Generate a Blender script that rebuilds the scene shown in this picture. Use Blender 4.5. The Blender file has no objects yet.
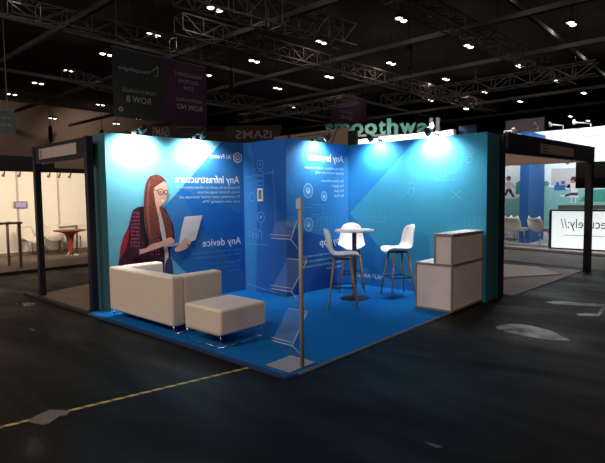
import bpy, bmesh, math, random
from mathutils import Vector, Matrix
from mathutils.geometry import tessellate_polygon
random.seed(7)
SC = bpy.context.scene
COL = SC.collection
PI = math.pi
# outlines of printed artwork and floor marks, in metres
D = {
 'bag': [(0.3, 1.22), (0.25, 1.13), (0.2, 1.04), (0.16, 0.9), (0.14, 0.77), (0.12, 0.67), (0.21, 0.67), (0.34, 0.72), (0.37, 1.03)],
 'jacket': [(0.5, 1.48), (0.43, 1.47), (0.36, 1.43), (0.33, 1.35), (0.3, 1.24), (0.29, 1.11), (0.28, 1.0), (0.25, 0.91), (0.22, 0.85), (0.17, 0.77), (0.12, 0.67), (0.1, 0.54), (0.43, 0.44), (0.95, 0.38), (0.95, 0.52), (0.92, 0.68), (0.91, 0.8), (1.0, 0.99), (0.98, 1.19), (0.91, 1.34), (0.86, 1.44), (0.74, 1.49)],
 'vest': [(0.5, 1.48), (0.46, 1.44), (0.46, 1.25), (0.48, 1.06), (0.52, 0.91), (0.58, 0.9), (0.61, 1.09), (0.58, 1.29), (0.57, 1.44)],
 'top': [(0.72, 1.45), (0.75, 1.3), (0.77, 1.12), (0.8, 0.97), (0.83, 0.77), (0.81, 0.4), (0.88, 0.39), (0.89, 0.76), (0.86, 1.0), (0.83, 1.2), (0.8, 1.33), (0.77, 1.44)],
 'jeans': [(0.83, 0.61), (0.81, 0.4), (0.96, 0.38), (0.95, 0.6), (0.93, 0.69), (0.87, 0.69)],
 'face': [(0.68, 1.77), (0.71, 1.81), (0.8, 1.85), (0.86, 1.86), (0.88, 1.84), (0.89, 1.77), (0.9, 1.73), (0.91, 1.67), (0.89, 1.64), (0.88, 1.59), (0.86, 1.55), (0.82, 1.51), (0.77, 1.47), (0.75, 1.45), (0.71, 1.45), (0.69, 1.59), (0.67, 1.7)],
 'neck': [(0.68, 1.57), (0.78, 1.49), (0.76, 1.39), (0.73, 1.38), (0.66, 1.44)],
 'hair': [(0.69, 1.94), (0.63, 1.92), (0.59, 1.87), (0.56, 1.8), (0.54, 1.7), (0.53, 1.62), (0.52, 1.52), (0.52, 1.4), (0.52, 1.28), (0.53, 1.17), (0.56, 1.05), (0.59, 0.93), (0.64, 0.88), (0.71, 0.96), (0.76, 1.08), (0.76, 1.21), (0.74, 1.33), (0.72, 1.44), (0.7, 1.53), (0.69, 1.62), (0.68, 1.7), (0.7, 1.76), (0.75, 1.79), (0.81, 1.83), (0.85, 1.85), (0.88, 1.82), (0.88, 1.86), (0.84, 1.9), (0.8, 1.93), (0.74, 1.95)],
 'lock': [(0.76, 1.46), (0.81, 1.47), (0.84, 1.4), (0.89, 1.34), (0.93, 1.27), (0.95, 1.18), (0.96, 1.05), (0.96, 0.95), (0.92, 0.87), (0.88, 0.89), (0.86, 1.0), (0.84, 1.12), (0.81, 1.26), (0.78, 1.38)],
 'hairstreak': [(0.6, 1.83), (0.58, 1.69), (0.56, 1.5), (0.57, 1.28), (0.6, 1.04), (0.62, 1.01), (0.6, 1.25), (0.6, 1.48), (0.61, 1.69), (0.64, 1.82)],
 'arm': [(0.42, 0.86), (0.53, 0.87), (0.6, 0.92), (0.7, 0.94), (0.79, 0.96), (0.85, 0.99), (0.93, 1.01), (0.97, 0.98), (0.99, 0.94), (0.95, 0.91), (0.87, 0.9), (0.77, 0.87), (0.64, 0.84), (0.53, 0.81), (0.43, 0.79)],
 'hand': [(0.98, 0.83), (1.06, 0.88), (1.12, 0.94), (1.15, 0.98), (1.19, 0.99), (1.2, 0.95), (1.27, 0.93), (1.26, 0.89), (1.24, 0.86), (1.19, 0.82), (1.14, 0.8), (1.06, 0.78), (1.0, 0.78)],
 'screen': [(1.17, 1.31), (1.48, 1.32), (1.42, 1.14), (1.35, 0.94), (1.27, 0.92), (1.19, 0.92), (1.06, 0.91), (1.11, 1.11)],
 'deck': [(0.81, 0.89), (1.06, 0.92), (1.1, 0.9), (1.05, 0.88), (0.85, 0.86)],
 'cuff': [(0.34, 0.92), (0.43, 0.87), (0.43, 0.79), (0.35, 0.8)],
 'lips': [(0.8, 1.58), (0.84, 1.56), (0.82, 1.54), (0.8, 1.55)],
 'eye1': [(0.75, 1.71), (0.81, 1.71), (0.81, 1.67), (0.79, 1.66), (0.75, 1.67)],
 'lens1': [(0.74, 1.72), (0.77, 1.73), (0.81, 1.73), (0.83, 1.71), (0.83, 1.68), (0.81, 1.65), (0.77, 1.65), (0.75, 1.67)],
 'lens2': [(0.85, 1.71), (0.87, 1.71), (0.89, 1.71), (0.9, 1.68), (0.88, 1.65), (0.86, 1.65), (0.84, 1.67)],
 'temple': [(0.68, 1.73), (0.74, 1.71), (0.74, 1.7), (0.68, 1.72)],
 'checks': [(0.34, 1.34), (0.33, 1.28), (0.33, 1.23), (0.33, 1.18), (0.33, 1.13), (0.33, 1.08), (0.33, 1.02), (0.32, 0.97), (0.32, 0.92), (0.37, 1.39), (0.37, 1.33), (0.37, 1.28), (0.37, 1.23), (0.37, 1.18), (0.36, 1.13), (0.36, 1.07), (0.36, 1.02), (0.36, 0.97), (0.36, 0.92), (0.41, 1.39), (0.41, 1.33), (0.4, 1.28), (0.4, 1.23), (0.4, 1.18), (0.4, 1.12), (0.4, 1.07), (0.39, 1.02), (0.39, 0.97), (0.39, 0.91), (0.44, 1.38), (0.44, 1.33), (0.44, 1.28), (0.44, 1.23), (0.43, 1.17), (0.43, 1.12), (0.43, 1.07), (0.43, 1.02), (0.43, 0.96), (0.43, 0.91), (0.61, 1.15), (0.61, 1.1), (0.61, 1.04), (0.61, 0.99), (0.6, 0.94), (0.6, 0.88), (0.6, 0.83), (0.6, 0.78), (0.65, 1.15), (0.65, 1.09), (0.65, 1.04), (0.65, 0.99), (0.65, 0.93), (0.65, 0.88), (0.64, 0.83), (0.64, 0.77), (0.7, 1.15), (0.7, 1.09), (0.7, 1.04), (0.69, 0.98), (0.69, 0.93), (0.69, 0.88), (0.69, 0.82), (0.69, 0.77), (0.74, 1.09), (0.74, 1.04), (0.74, 0.98), (0.74, 0.93), (0.74, 0.87), (0.73, 0.82), (0.73, 0.77)],
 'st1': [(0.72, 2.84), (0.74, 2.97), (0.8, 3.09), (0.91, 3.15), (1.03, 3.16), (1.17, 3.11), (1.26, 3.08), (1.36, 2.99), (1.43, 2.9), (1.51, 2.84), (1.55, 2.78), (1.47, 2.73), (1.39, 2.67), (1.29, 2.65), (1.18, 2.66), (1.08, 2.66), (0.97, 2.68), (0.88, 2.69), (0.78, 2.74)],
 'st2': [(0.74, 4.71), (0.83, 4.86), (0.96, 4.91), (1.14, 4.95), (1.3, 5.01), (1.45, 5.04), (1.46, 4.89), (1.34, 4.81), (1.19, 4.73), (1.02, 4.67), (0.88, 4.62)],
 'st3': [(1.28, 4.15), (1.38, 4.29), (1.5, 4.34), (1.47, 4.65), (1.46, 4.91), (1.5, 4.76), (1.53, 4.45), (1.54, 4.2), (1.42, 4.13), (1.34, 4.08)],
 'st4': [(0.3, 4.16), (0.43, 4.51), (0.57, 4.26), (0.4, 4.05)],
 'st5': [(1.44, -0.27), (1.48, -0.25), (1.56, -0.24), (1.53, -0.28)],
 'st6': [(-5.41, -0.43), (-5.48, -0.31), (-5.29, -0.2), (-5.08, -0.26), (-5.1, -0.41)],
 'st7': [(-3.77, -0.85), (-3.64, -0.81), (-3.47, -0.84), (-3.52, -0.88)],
 'paper': [(-0.86, -1.84), (-0.91, -1.75), (-0.94, -1.65), (-0.88, -1.61), (-0.8, -1.55), (-0.74, -1.61), (-0.77, -1.65), (-0.73, -1.69), (-0.73, -1.71), (-0.7, -1.74), (-0.71, -1.78), (-0.78, -1.81)],
 'r': (0.7439, 0.6683),
 'isams': ((-17.131, 19.224), [(-3.9, 5.6), (-1.76, 5.05)]),
 'isboard': ((-17.265, 19.372), [(-7.4, 6.09), (-0.99, 4.76), (-11.5, 6.02)]),
 'smooth': ((-10.442, 11.79), [(0.95, 4.77), (5.8, 4.16), (0.94, 4.22)]),
 'leftboard': ((-13.117, 14.764), [(-14.35, 5.83), (-8.7, 3.96)]),
}

# ------------------------------------------------------------------ materials
MATS = {}
def M(name, col, rough=.5, metal=0., noise=.06, scale=9., emit=0., emit_col=None, alpha=1., bump=0., spec=.5, trans=0.):
    if name in MATS: return MATS[name]
    m = bpy.data.materials.new(name); m.use_nodes = True
    nt = m.node_tree; b = nt.nodes['Principled BSDF']
    tc = nt.nodes.new('ShaderNodeTexCoord'); nz = nt.nodes.new('ShaderNodeTexNoise')
    nz.inputs['Scale'].default_value = scale; nz.inputs['Detail'].default_value = 4
    nt.links.new(tc.outputs['Object'], nz.inputs['Vector'])
    rp = nt.nodes.new('ShaderNodeValToRGB')
    rp.color_ramp.elements[0].position = .3; rp.color_ramp.elements[1].position = .7
    rp.color_ramp.elements[0].color = (*[max(0, c*(1-noise)) for c in col], 1)
    rp.color_ramp.elements[1].color = (*[min(1, c*(1+noise)) for c in col], 1)
    nt.links.new(nz.outputs['Fac'], rp.inputs['Fac'])
    nt.links.new(rp.outputs['Color'], b.inputs['Base Color'])
    b.inputs['Roughness'].default_value = rough; b.inputs['Metallic'].default_value = metal
    b.inputs['Specular IOR Level'].default_value = spec
    b.inputs['Alpha'].default_value = alpha
    b.inputs['Transmission Weight'].default_value = trans
    if emit:
        b.inputs['Emission Color'].default_value = (*(emit_col or col), 1)
        b.inputs['Emission Strength'].default_value = emit
    if bump:
        bp = nt.nodes.new('ShaderNodeBump'); bp.inputs['Strength'].default_value = bump; bp.inputs['Distance'].default_value = .01
        nt.links.new(nz.outputs['Fac'], bp.inputs['Height']); nt.links.new(bp.outputs['Normal'], b.inputs['Normal'])
    MATS[name] = m
    return m

def floor_material():
    m = bpy.data.materials.new('worn_dark_concrete'); m.use_nodes = True
    nt = m.node_tree; b = nt.nodes['Principled BSDF']; N = nt.nodes.new; L = nt.links.new
    tc = N('ShaderNodeTexCoord')
    n1 = N('ShaderNodeTexNoise'); n1.inputs['Scale'].default_value = .9; n1.inputs['Detail'].default_value = 6; n1.inputs['Distortion'].default_value = .8
    n2 = N('ShaderNodeTexNoise'); n2.inputs['Scale'].default_value = 7; n2.inputs['Detail'].default_value = 8
    mp = N('ShaderNodeMapping'); mp.inputs['Scale'].default_value = (.5, 1.6, 1); mp.inputs['Rotation'].default_value = (0, 0, .6)
    L(tc.outputs['Object'], mp.inputs['Vector']); L(mp.outputs['Vector'], n1.inputs['Vector']); L(tc.outputs['Object'], n2.inputs['Vector'])
    r1 = N('ShaderNodeValToRGB'); e = r1.color_ramp.elements
    e[0].position = .35; e[0].color = (.0034, .0030, .0029, 1); e[1].position = .66; e[1].color = (.0085, .0065, .0055, 1)
    k = e.new(.73); k.color = (.062, .044, .033, 1)
    L(n1.outputs['Fac'], r1.inputs['Fac'])
    mx = N('ShaderNodeMix'); mx.data_type = 'RGBA'; mx.blend_type = 'MULTIPLY'; mx.inputs['Factor'].default_value = .6
    r2 = N('ShaderNodeValToRGB'); r2.color_ramp.elements[0].color = (.55, .55, .55, 1); r2.color_ramp.elements[0].position = .3; r2.color_ramp.elements[1].position = .7
    L(n2.outputs['Fac'], r2.inputs['Fac']); L(r1.outputs['Color'], mx.inputs['A']); L(r2.outputs['Color'], mx.inputs['B'])
    L(mx.outputs['Result'], b.inputs['Base Color'])
    rr = N('ShaderNodeMapRange'); rr.inputs['From Min'].default_value = .3; rr.inputs['From Max'].default_value = .7
    rr.inputs['To Min'].default_value = .72; rr.inputs['To Max'].default_value = .42
    L(n1.outputs['Fac'], rr.inputs['Value']); L(rr.outputs['Result'], b.inputs['Roughness'])
    b.inputs['Specular IOR Level'].default_value = .09
    bp = N('ShaderNodeBump'); bp.inputs['Strength'].default_value = .15; bp.inputs['Distance'].default_value = .02
    L(n2.outputs['Fac'], bp.inputs['Height']); L(bp.outputs['Normal'], b.inputs['Normal'])
    return m

# ------------------------------------------------------------------ mesh builder
class MB:
    def __init__(s): s.bm = bmesh.new(); s.sm = []
    def face(s, pts, mi=0, smooth=False):
        vs = [s.bm.verts.new(Vector(p)) for p in pts]
        f = s.bm.faces.new(vs); f.material_index = mi; f.smooth = smooth
        return f
    def poly(s, pts, mi=0):
        if len(pts) < 4: s.face(pts, mi); return s
        P = [Vector(p) for p in pts]; vs = [s.bm.verts.new(p) for p in P]
        for t in tessellate_polygon([P]):
            try: f = s.bm.faces.new([vs[i] for i in t]); f.material_index = mi
            except ValueError: pass
        return s
    def box(s, x0, x1, y0, y1, z0, z1, mi=0, bev=0., seg=2):
        c = [(x0,y0,z0),(x1,y0,z0),(x1,y1,z0),(x0,y1,z0),(x0,y0,z1),(x1,y0,z1),(x1,y1,z1),(x0,y1,z1)]
        return s.hexa(c, mi, bev, seg)
    def hexa(s, c, mi=0, bev=0., seg=2):
        v = [s.bm.verts.new(p) for p in c]; fs = []
        for q in ((3,2,1,0),(4,5,6,7),(0,1,5,4),(1,2,6,5),(2,3,7,6),(3,0,4,7)):
            f = s.bm.faces.new([v[i] for i in q]); f.material_index = mi; fs.append(f)
        if bev:
            ed = list({e for f in fs for e in f.edges})
            r = bmesh.ops.bevel(s.bm, geom=ed, offset=bev, segments=seg, affect='EDGES', profile=.5)
            for f in r['faces']: f.material_index = mi; f.smooth = True
        return s
    def tube(s, p, q, r, r2=None, n=10, mi=0, cap=True):
        p = Vector(p); q = Vector(q); r2 = r if r2 is None else r2
        d = (q-p).normalized(); a = d.orthogonal().normalized(); b = d.cross(a)
        A = [s.bm.verts.new(p+(a*math.cos(2*PI*i/n)+b*math.sin(2*PI*i/n))*r) for i in range(n)]
        B = [s.bm.verts.new(q+(a*math.cos(2*PI*i/n)+b*math.sin(2*PI*i/n))*r2) for i in range(n)]
        for i in range(n):
            f = s.bm.faces.new((A[i], A[(i+1)%n], B[(i+1)%n], B[i])); f.smooth = n > 5; f.material_index = mi
        if cap:
            f = s.bm.faces.new(A[::-1]); f.material_index = mi
            f = s.bm.faces.new(B); f.material_index = mi
        return s
    def path(s, pts, r, n=8, mi=0):
        for a, b in zip(pts, pts[1:]): s.tube(a, b, r, n=n, mi=mi)
        return s
    def lathe(s, prof, c=(0,0,0), n=32, mi=0):
        c = Vector(c); rings = []
        for r, z in prof:
            if r < 1e-5: rings.append([s.bm.verts.new(c+Vector((0,0,z)))])
            else: rings.append([s.bm.verts.new(c+Vector((r*math.cos(2*PI*i/n), r*math.sin(2*PI*i/n), z))) for i in range(n)])
        for A, B in zip(rings, rings[1:]):
            for i in range(n):
                j = (i+1) % n
                if len(A) == 1 and len(B) == 1: continue
                if len(A) == 1: f = s.bm.faces.new((A[0], B[j], B[i]))
                elif len(B) == 1: f = s.bm.faces.new((A[i], A[j], B[0]))
                else: f = s.bm.faces.new((A[i], A[j], B[j], B[i]))
                f.smooth = True; f.material_index = mi
        return s
    def prism(s, pts, vec, mi=0):
        vec = Vector(vec); n = len(pts)
        A = [s.bm.verts.new(Vector(p)) for p in pts]; B = [s.bm.verts.new(Vector(p)+vec) for p in pts]
        for t in tessellate_polygon([[Vector(p) for p in pts]]):
            for V in (A, B): s.bm.faces.new([V[i] for i in t]).material_index = mi
        for i in range(n):
            f = s.bm.faces.new((A[i], A[(i+1)%n], B[(i+1)%n], B[i])); f.material_index = mi
        return s
    def grid(s, P, mi=0):
        V = [[s.bm.verts.new(p) for p in row] for row in P]
        for i in range(len(V)-1):
            for j in range(len(V[0])-1):
                f = s.bm.faces.new((V[i][j], V[i][j+1], V[i+1][j+1], V[i+1][j])); f.smooth = True; f.material_index = mi
        return s

def root_loc(o):
    v = Vector((0,0,0))
    while o: v += o.location; o = o.parent
    return v
def obj(name, mb, mats, parent=None, local=False, loc=None):
    """link one mesh object; vertices are in world space unless local"""
    me = bpy.data.meshes.new(name)
    off = Vector((0,0,0))
    if not local:
        if parent: off = root_loc(parent)
        elif loc: off = Vector(loc)
    bmesh.ops.recalc_face_normals(mb.bm, faces=mb.bm.faces)
    if off.length: bmesh.ops.translate(mb.bm, vec=-off, verts=mb.bm.verts)
    mb.bm.to_mesh(me); mb.bm.free()
    for m in (mats if isinstance(mats, (list, tuple)) else [mats]): me.materials.append(m)
    o = bpy.data.objects.new(name, me); COL.objects.link(o)
    if parent: o.parent = parent
    elif not local: o.location = off
    return o
def tag(o, label, cat, group=None):
    o['label'] = label; o['category'] = cat
    if group: o['group'] = group
    return o
def thing(name, label, cat, loc=(0,0,0), rz=0., group=None):
    o = bpy.data.objects.new(name, None); COL.objects.link(o)
    o.location = loc; o.rotation_euler = (0,0,rz); o.empty_display_size = .1
    return tag(o, label, cat, group)
def struct(name, mb, m):
    o = obj(name, mb, m); o['kind'] = 'structure'; return o
def dup(root, loc, rz, label, group=None, scale=None):
    r = root.copy(); COL.objects.link(r); r.location = loc; r.rotation_euler = (0,0,rz); r['label'] = label
    if group: r['group'] = group
    for ch in list(root.children):
        c = ch.copy(); COL.objects.link(c); c.parent = r
        for g in list(ch.children):
            d = g.copy(); COL.objects.link(d); d.parent = c
    return r

# lettering --------------------------------------------------------------
_tc = {}
def glyphs(text, bold=0.):
    key = (text, bold)
    if key not in _tc:
        cu = bpy.data.curves.new('lettering', 'FONT'); cu.body = text; cu.size = 1; cu.resolution_u = 3; cu.offset = bold
        ob = bpy.data.objects.new('lettering', cu)
        me = bpy.data.meshes.new_from_object(ob)
        vs = [(v.co.x, v.co.y) for v in me.vertices]; fs = [tuple(p.vertices) for p in me.polygons]
        bpy.data.objects.remove(ob); bpy.data.curves.remove(cu); bpy.data.meshes.remove(me)
        _tc[key] = (vs, fs)
    return _tc[key]
CAP = .73
class Frame:
    """a wall plane: s runs to the viewer's right, z up, n out of the wall"""
    def __init__(f, o, d):
        f.o = Vector((o[0], o[1], 0)); f.d = Vector((d[0], d[1], 0)).normalized(); f.n = Vector((f.d.y, -f.d.x, 0))
    def at(f, s, z, off=0.): return f.o + f.d*s + Vector((0,0,z)) + f.n*off
    def poly(f, mb, pts, off, mi=0): mb.poly([f.at(a, b, off) for a, b in pts], mi)
    def rect(f, mb, s0, s1, z0, z1, off, mi=0): f.poly(mb, [(s0,z0),(s1,z0),(s1,z1),(s0,z1)], off, mi)
    def slab(f, mb, s0, s1, z0, z1, n0, n1, mi=0, bev=0.):
        c = [f.at(s0,z0,n1), f.at(s1,z0,n1), f.at(s1,z0,n0), f.at(s0,z0,n0), f.at(s0,z1,n1), f.at(s1,z1,n1), f.at(s1,z1,n0), f.at(s0,z1,n0)]
        return mb.hexa(c, mi, bev)
    def line(f, mb, pts, w, off, mi=0):
        for (a, b), (c, d) in zip(pts, pts[1:]):
            L = math.hypot(c-a, d-b)
            if L < 1e-6: continue
            px, pz = -(d-b)/L*w/2, (c-a)/L*w/2
            f.poly(mb, [(a+px,b+pz),(a-px,b-pz),(c-px,d-pz),(c+px,d+pz)], off, mi)
    def ring(f, mb, s, z, r, w, off, mi=0, n=20):
        f.line(mb, [(s+r*math.cos(2*PI*i/n), z+r*math.sin(2*PI*i/n)) for i in range(n+1)], w, off, mi)
    def disc(f, mb, s, z, r, off, mi=0, n=16):
        f.poly(mb, [(s+r*math.cos(2*PI*i/n), z+r*math.sin(2*PI*i/n)) for i in range(n)], off, mi)
    def text(f, mb, t, s_start, s_end, z, cap, off, mi=0, depth=0., bold=0.):
        """lettering whose first character stands at s_start; s_end < s_start gives reversed lettering"""
        vs, fs = glyphs(t, bold)
        x0 = min(v[0] for v in vs); x1 = max(v[0] for v in vs)
        k = (s_end-s_start)/(x1-x0); kz = cap/CAP
        V = [mb.bm.verts.new(f.at(s_start+(x-x0)*k, z+y*kz, off)) for x, y in vs]
        W = [mb.bm.verts.new(f.at(s_start+(x-x0)*k, z+y*kz, off-depth)) for x, y in vs] if depth else None
        cnt = {}
        for q in fs:
            try:
                fa = mb.bm.faces.new([V[i] for i in q]); fa.material_index = mi
            except ValueError: continue
            for a, b in zip(q, q[1:]+q[:1]):
                e = (min(a,b), max(a,b)); cnt[e] = cnt.get(e, 0)+1
        if depth:
            for (a, b), n in cnt.items():
                if n == 1:
                    fa = mb.bm.faces.new((V[a], V[b], W[b], W[a])); fa.material_index = mi

# ------------------------------------------------------------------ palette
navy      = M('navy_paint', (.010,.010,.026), .5)
teal_end  = M('teal_fabric_end', (.024,.125,.165), .7)
frame_dk  = M('dark_frame', (.02,.022,.03), .6)
pr_cyan   = M('cyan_print', (.13,.46,.62), .7, noise=.04, scale=3, spec=.15)
pr_blue   = M('blue_print', (.024,.15,.42), .7, noise=.05, scale=3, spec=.15)
pr_deep   = M('deep_blue_print', (.014,.09,.33), .7, noise=.04, scale=3, spec=.15)
pr_teal   = M('teal_print', (.038,.285,.47), .7, noise=.04, scale=3, spec=.15)
pr_mid    = M('mid_blue_print', (.018,.19,.49), .7, noise=.04, scale=3, spec=.15)
ink_w     = M('white_ink', (.66,.77,.86), .7)
ink_pale  = M('pale_blue_ink', (.36,.60,.80), .7)
ink_faint = M('faint_blue_ink', (.07,.27,.58), .7)
ink_teal  = M('faint_teal_ink', (.075,.36,.56), .7)
leather   = M('white_leather', (.74,.66,.58), .42, noise=.03, scale=25, bump=.05)
chrome    = M('chrome', (.75,.75,.76), .18, 1.)
alu       = M('brushed_aluminium', (.40,.36,.33), .5, .1)
plastic_w = M('white_plastic', (.88,.88,.88), .35, noise=.02)
wood_leg  = M('beech_wood', (.30,.17,.085), .5, noise=.25, scale=30)
black_m   = M('black_metal', (.012,.012,.013), .45, .3)
carpet_m  = M('blue_carpet', (.002,.125,.42), .95, noise=.12, scale=60, bump=.35, spec=.1)
carpet_e  = M('blue_carpet_edge', (.003,.026,.11), .9)
laminate  = M('beige_laminate', (.76,.68,.635), .5, noise=.04, scale=5)
lam_top   = M('pale_laminate_top', (.62,.60,.58), .4, noise=.03)
white_b   = M('white_board', (.78,.74,.68), .8, noise=.02)

# ------------------------------------------------------------------ camera
cam = bpy.data.cameras.new('camera'); co = bpy.data.objects.new('camera', cam); COL.objects.link(co)
cam.sensor_width = 36; cam.sensor_fit = 'HORIZONTAL'; cam.lens = 496.42/605*36; cam.clip_end = 300; cam.clip_start = .05
yaw, pit, rol = math.radians(-41.983), math.radians(-3.89), math.radians(-.675)
fw = Vector((math.sin(yaw)*math.cos(pit), math.cos(yaw)*math.cos(pit), math.sin(pit)))
rt = Vector((math.cos(yaw), -math.sin(yaw), 0)); up = rt.cross(fw)
r2 = rt*math.cos(rol)+up*math.sin(rol); u2 = -rt*math.sin(rol)+up*math.cos(rol)
mw = Matrix((r2, u2, -fw)).transposed().to_4x4(); mw.translation = (2.936, -3.077, 1.578)
co.matrix_world = mw
SC.camera = co

# ------------------------------------------------------------------ setting
struct('floor', MB().box(-50, 14, -12, 62, -.2, 0), floor_material())
roof_m = M('dark_roof_deck', (.018,.016,.015), .9, noise=.3, scale=.4)
struct('ceiling', MB().box(-50, 14, -12, 62, 11.2, 11.4), roof_m)
hall_m = M('brown_hall_wall', (.22,.165,.14), .85, noise=.12, scale=.25)
struct('wall_left', MB().box(-50.2, -50, -12, 62, 0, 11.2), hall_m)
struct('wall_back', MB().box(-50, 14, 62, 62.2, 0, 11.2), M('dark_back_wall', (.03,.025,.023), .9))
struct('wall_right', MB().box(14, 14.2, -12, 62, 0, 11.2), M('dark_side_wall', (.05,.045,.04), .9))
struct('wall_front', MB().box(-50, 14, -12.2, -12, 0, 11.2), M('dark_front_wall', (.05,.045,.04), .9))
beam_m = M('grey_roof_steel', (.10,.092,.085), .8)
tr = 0
for kind, a, lo, hi in (('y',-4.4,6,62),('y',-20.5,4,62),('y',-30,4,62),('x',6.4,-48,4),('x',12.2,-48,4),('x',18.8,-48,4),('x',25.0,-48,4),('x',37,-48,4),('x',44,-48,4)):
    tr += 1; mb = MB()
    if kind == 'y': mb.box(a-.07, a+.07, lo, hi, 9.2, 9.4)
    else: mb.box(lo, hi, a-.09, a+.09, 8.95, 9.17)
    struct(f'trim_{tr}', mb, beam_m)

# hung lattice trusses
truss_m = M('truss_aluminium', (.20,.18,.165), .5, .4)
def truss(p, q, w, label, step=1.0, r=.035):
    p = Vector(p); q = Vector(q); L = (q-p).length; d = (q-p)/L; sd = Vector((d.y, -d.x, 0)); mb = MB()
    cs = [sd*w/2+Vector((0,0,w/2)), -sd*w/2+Vector((0,0,w/2)), sd*w/2-Vector((0,0,w/2)), -sd*w/2-Vector((0,0,w/2))]
    for c in cs: mb.tube(p+c, q+c, r, n=5)
    n = max(2, int(L/step))
    for i in range(n):
        a = p+d*(L*i/n); b = p+d*(L*(i+1)/n)
        for c0, c1 in ((0,2),(1,3),(0,1),(2,3)):
            if i % 2: c0, c1 = c1, c0
            mb.tube(a+cs[c0], b+cs[c1], r*.6, n=4, cap=False)
            mb.tube(a+cs[c0], a+cs[c1], r*.6, n=4, cap=False)
    o = obj('lighting_truss', mb, truss_m, loc=tuple(p))
    for k in (.08, .5, .92):
        a = p+d*(L*k)+Vector((0,0,w/2)); b = a.copy(); b.z = 11.2
        obj('hanging_wire', MB().tube(a, b, .015, n=5), black_m, o)
    return tag(o, label, 'truss')
truss((-7.2,11,9),(-6.0,33,9),.7,'long lattice truss crossing the upper right of the roof')
truss((-12.3,7.5,9),(-11.2,16,9),.95,'near three-railed lattice truss at the top centre of the picture', .8, .045)
truss((-15.3,9.5,9),(-13.6,40,9),.7,'long lattice truss running behind the top centre roof lamps')
truss((-26.9,16,9),(-24.4,40,9),.7,'far lattice truss above the round spotlit rig in the middle')
truss((-18.3,4,9),(-17.8,14,9),.6,'dim lattice truss directly above the large dark hanging banner')
truss((-16.2,26.8,8.2),(-3.25,27.05,8.2),.7,'crosswise lattice truss over the right-hand stands, brightly lit')
truss((-26.5,9.5,8.8),(-31,22,8.8),.6,'lattice truss vanishing behind the left edge of the large banner')
truss((-36,7.5,9),(-36,24,9),.6,'faint lattice truss high at the far left')
truss((-27.3,23.4,7.9),(-16,23.4,7.9),.6,'low crosswise lattice truss over the reversed initials board')

hoist_m = M('hoist_black', (.006,.006,.006), .7)
for (x, y, z0, z1, lab) in ((-9.9,19.3,7.95,9.1,'black cylindrical hoist hanging over the right wall of the blue stand'),(-18.0,14.6,7.2,8.4,'black hoist hanging right of the near truss, over the narrow blue wall'),
                            (-42,14.6,6.6,8.0,'black hoist hanging before the brown hall wall, nearer the left edge'),(-40,18.2,6.4,7.8,'black hoist hanging before the brown hall wall, beside the left end of the blue stand')):
    t = thing('chain_hoist', lab, 'hoist', (x, y, z1))
    obj('hoist_body', MB().lathe([(0,z0),(.1,z0),(.16,z0+.15),(.16,z1-.1),(.08,z1),(0,z1)], (x,y,0), 12), hoist_m, t)
    obj('chain', MB().tube((x,y,z1),(x,y,11.21),.03,n=6), hoist_m, t)
    obj('hook', MB().path([(x,y,z0),(x-.12,y,z0-.25),(x+.12,y,z0-.4)],.03,n=6), hoist_m, t)
# roof lamps on their grid
lamp_on = M('lamp_lens', (1,.96,.9), .4, emit=5)
def downlight(x, y, label, grp):
    mb = MB()
    for k in (-.22, .22):
        mb.lathe([(0,.12),(.15,.12),(.2,-.02),(.17,-.02)], (x, y+k, 9.5), 14, 0)
        mb.lathe([(.15,-.02),(.1,-.06),(0,-.07)], (x, y+k, 9.5), 14, 1)
    mb.box(x-.03, x+.03, y-.3, y+.3, 9.62, 9.7)
    mb.tube((x, y, 9.7), (x, y, 11.2), .02, n=5)
    return tag(obj('ceiling_lamp', mb, [black_m, lamp_on], loc=(x, y, 9.5)), label, 'lamp', grp)
ORD = ['first','second','third','fourth','fifth','sixth','seventh','eighth','ninth','tenth']
ROWS = [(10.4,[-38,-33,-28.3,-23.4,-18.71,-13.97]),(16.9,[-47.2,-37.45,-23.13,-18.63,-13.58,-8.95]),(22.9,[-46.3,-41.8,-22.7,-17.9,-13.2,-8.42,-3.49]),
        (29,[-27,-12.68,-7.86]),(35,[-31,-16.94,-12.4,-7.36]),(41,[-16.54,-11.8,-7.0]),(46.6,[-16,-11.3,-6.64]),(53,[-15.8,-10.86]),(57.7,[-10.28])]
for ri, (y, xs) in enumerate(ROWS):
    for i, x in enumerate(xs):
        downlight(x, y, f'twin roof lamp, {ORD[i]} from the left in the {ORD[ri] if ri else "nearest"} row from the front', 'twin lamps hung under the roof')

# ------------------------------------------------------------------ carpet and display walls
mb = MB()
pts = [(-.09,0),(-.03,.03),(0,.1),(0,3.0),(0,4.12),(-2.42,4.12),(-2.42,2.50),(-3.40,2.50),(-3.64,.21),(-3.85,.21),(-3.85,0)]
mb.prism([(x,y,0) for x, y in pts], (0,0,.022))
cp = tag(obj('stand_carpet', mb, carpet_m), 'bright blue carpet covering the floor of the main blue stand', 'carpet')
mb = MB().box(-3.85,-.09,-.055,0,0,.024)
mb.prism([(-.09,-.055,0),(-.01,-.03,0),(.03,.08,0),(0,.1,0),(-.03,.03,0),(-.09,0,0)], (0,0,.024))
obj('edge_binding', mb, carpet_e, cp)['label'] = 'dark blue bound edge'
obj('edge_trim', MB().box(0,.014,.1,4.1,0,.02), M('grey_edge_trim', (.20,.19,.20), .5), cp)['label'] = 'thin pale edging strip'

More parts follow.
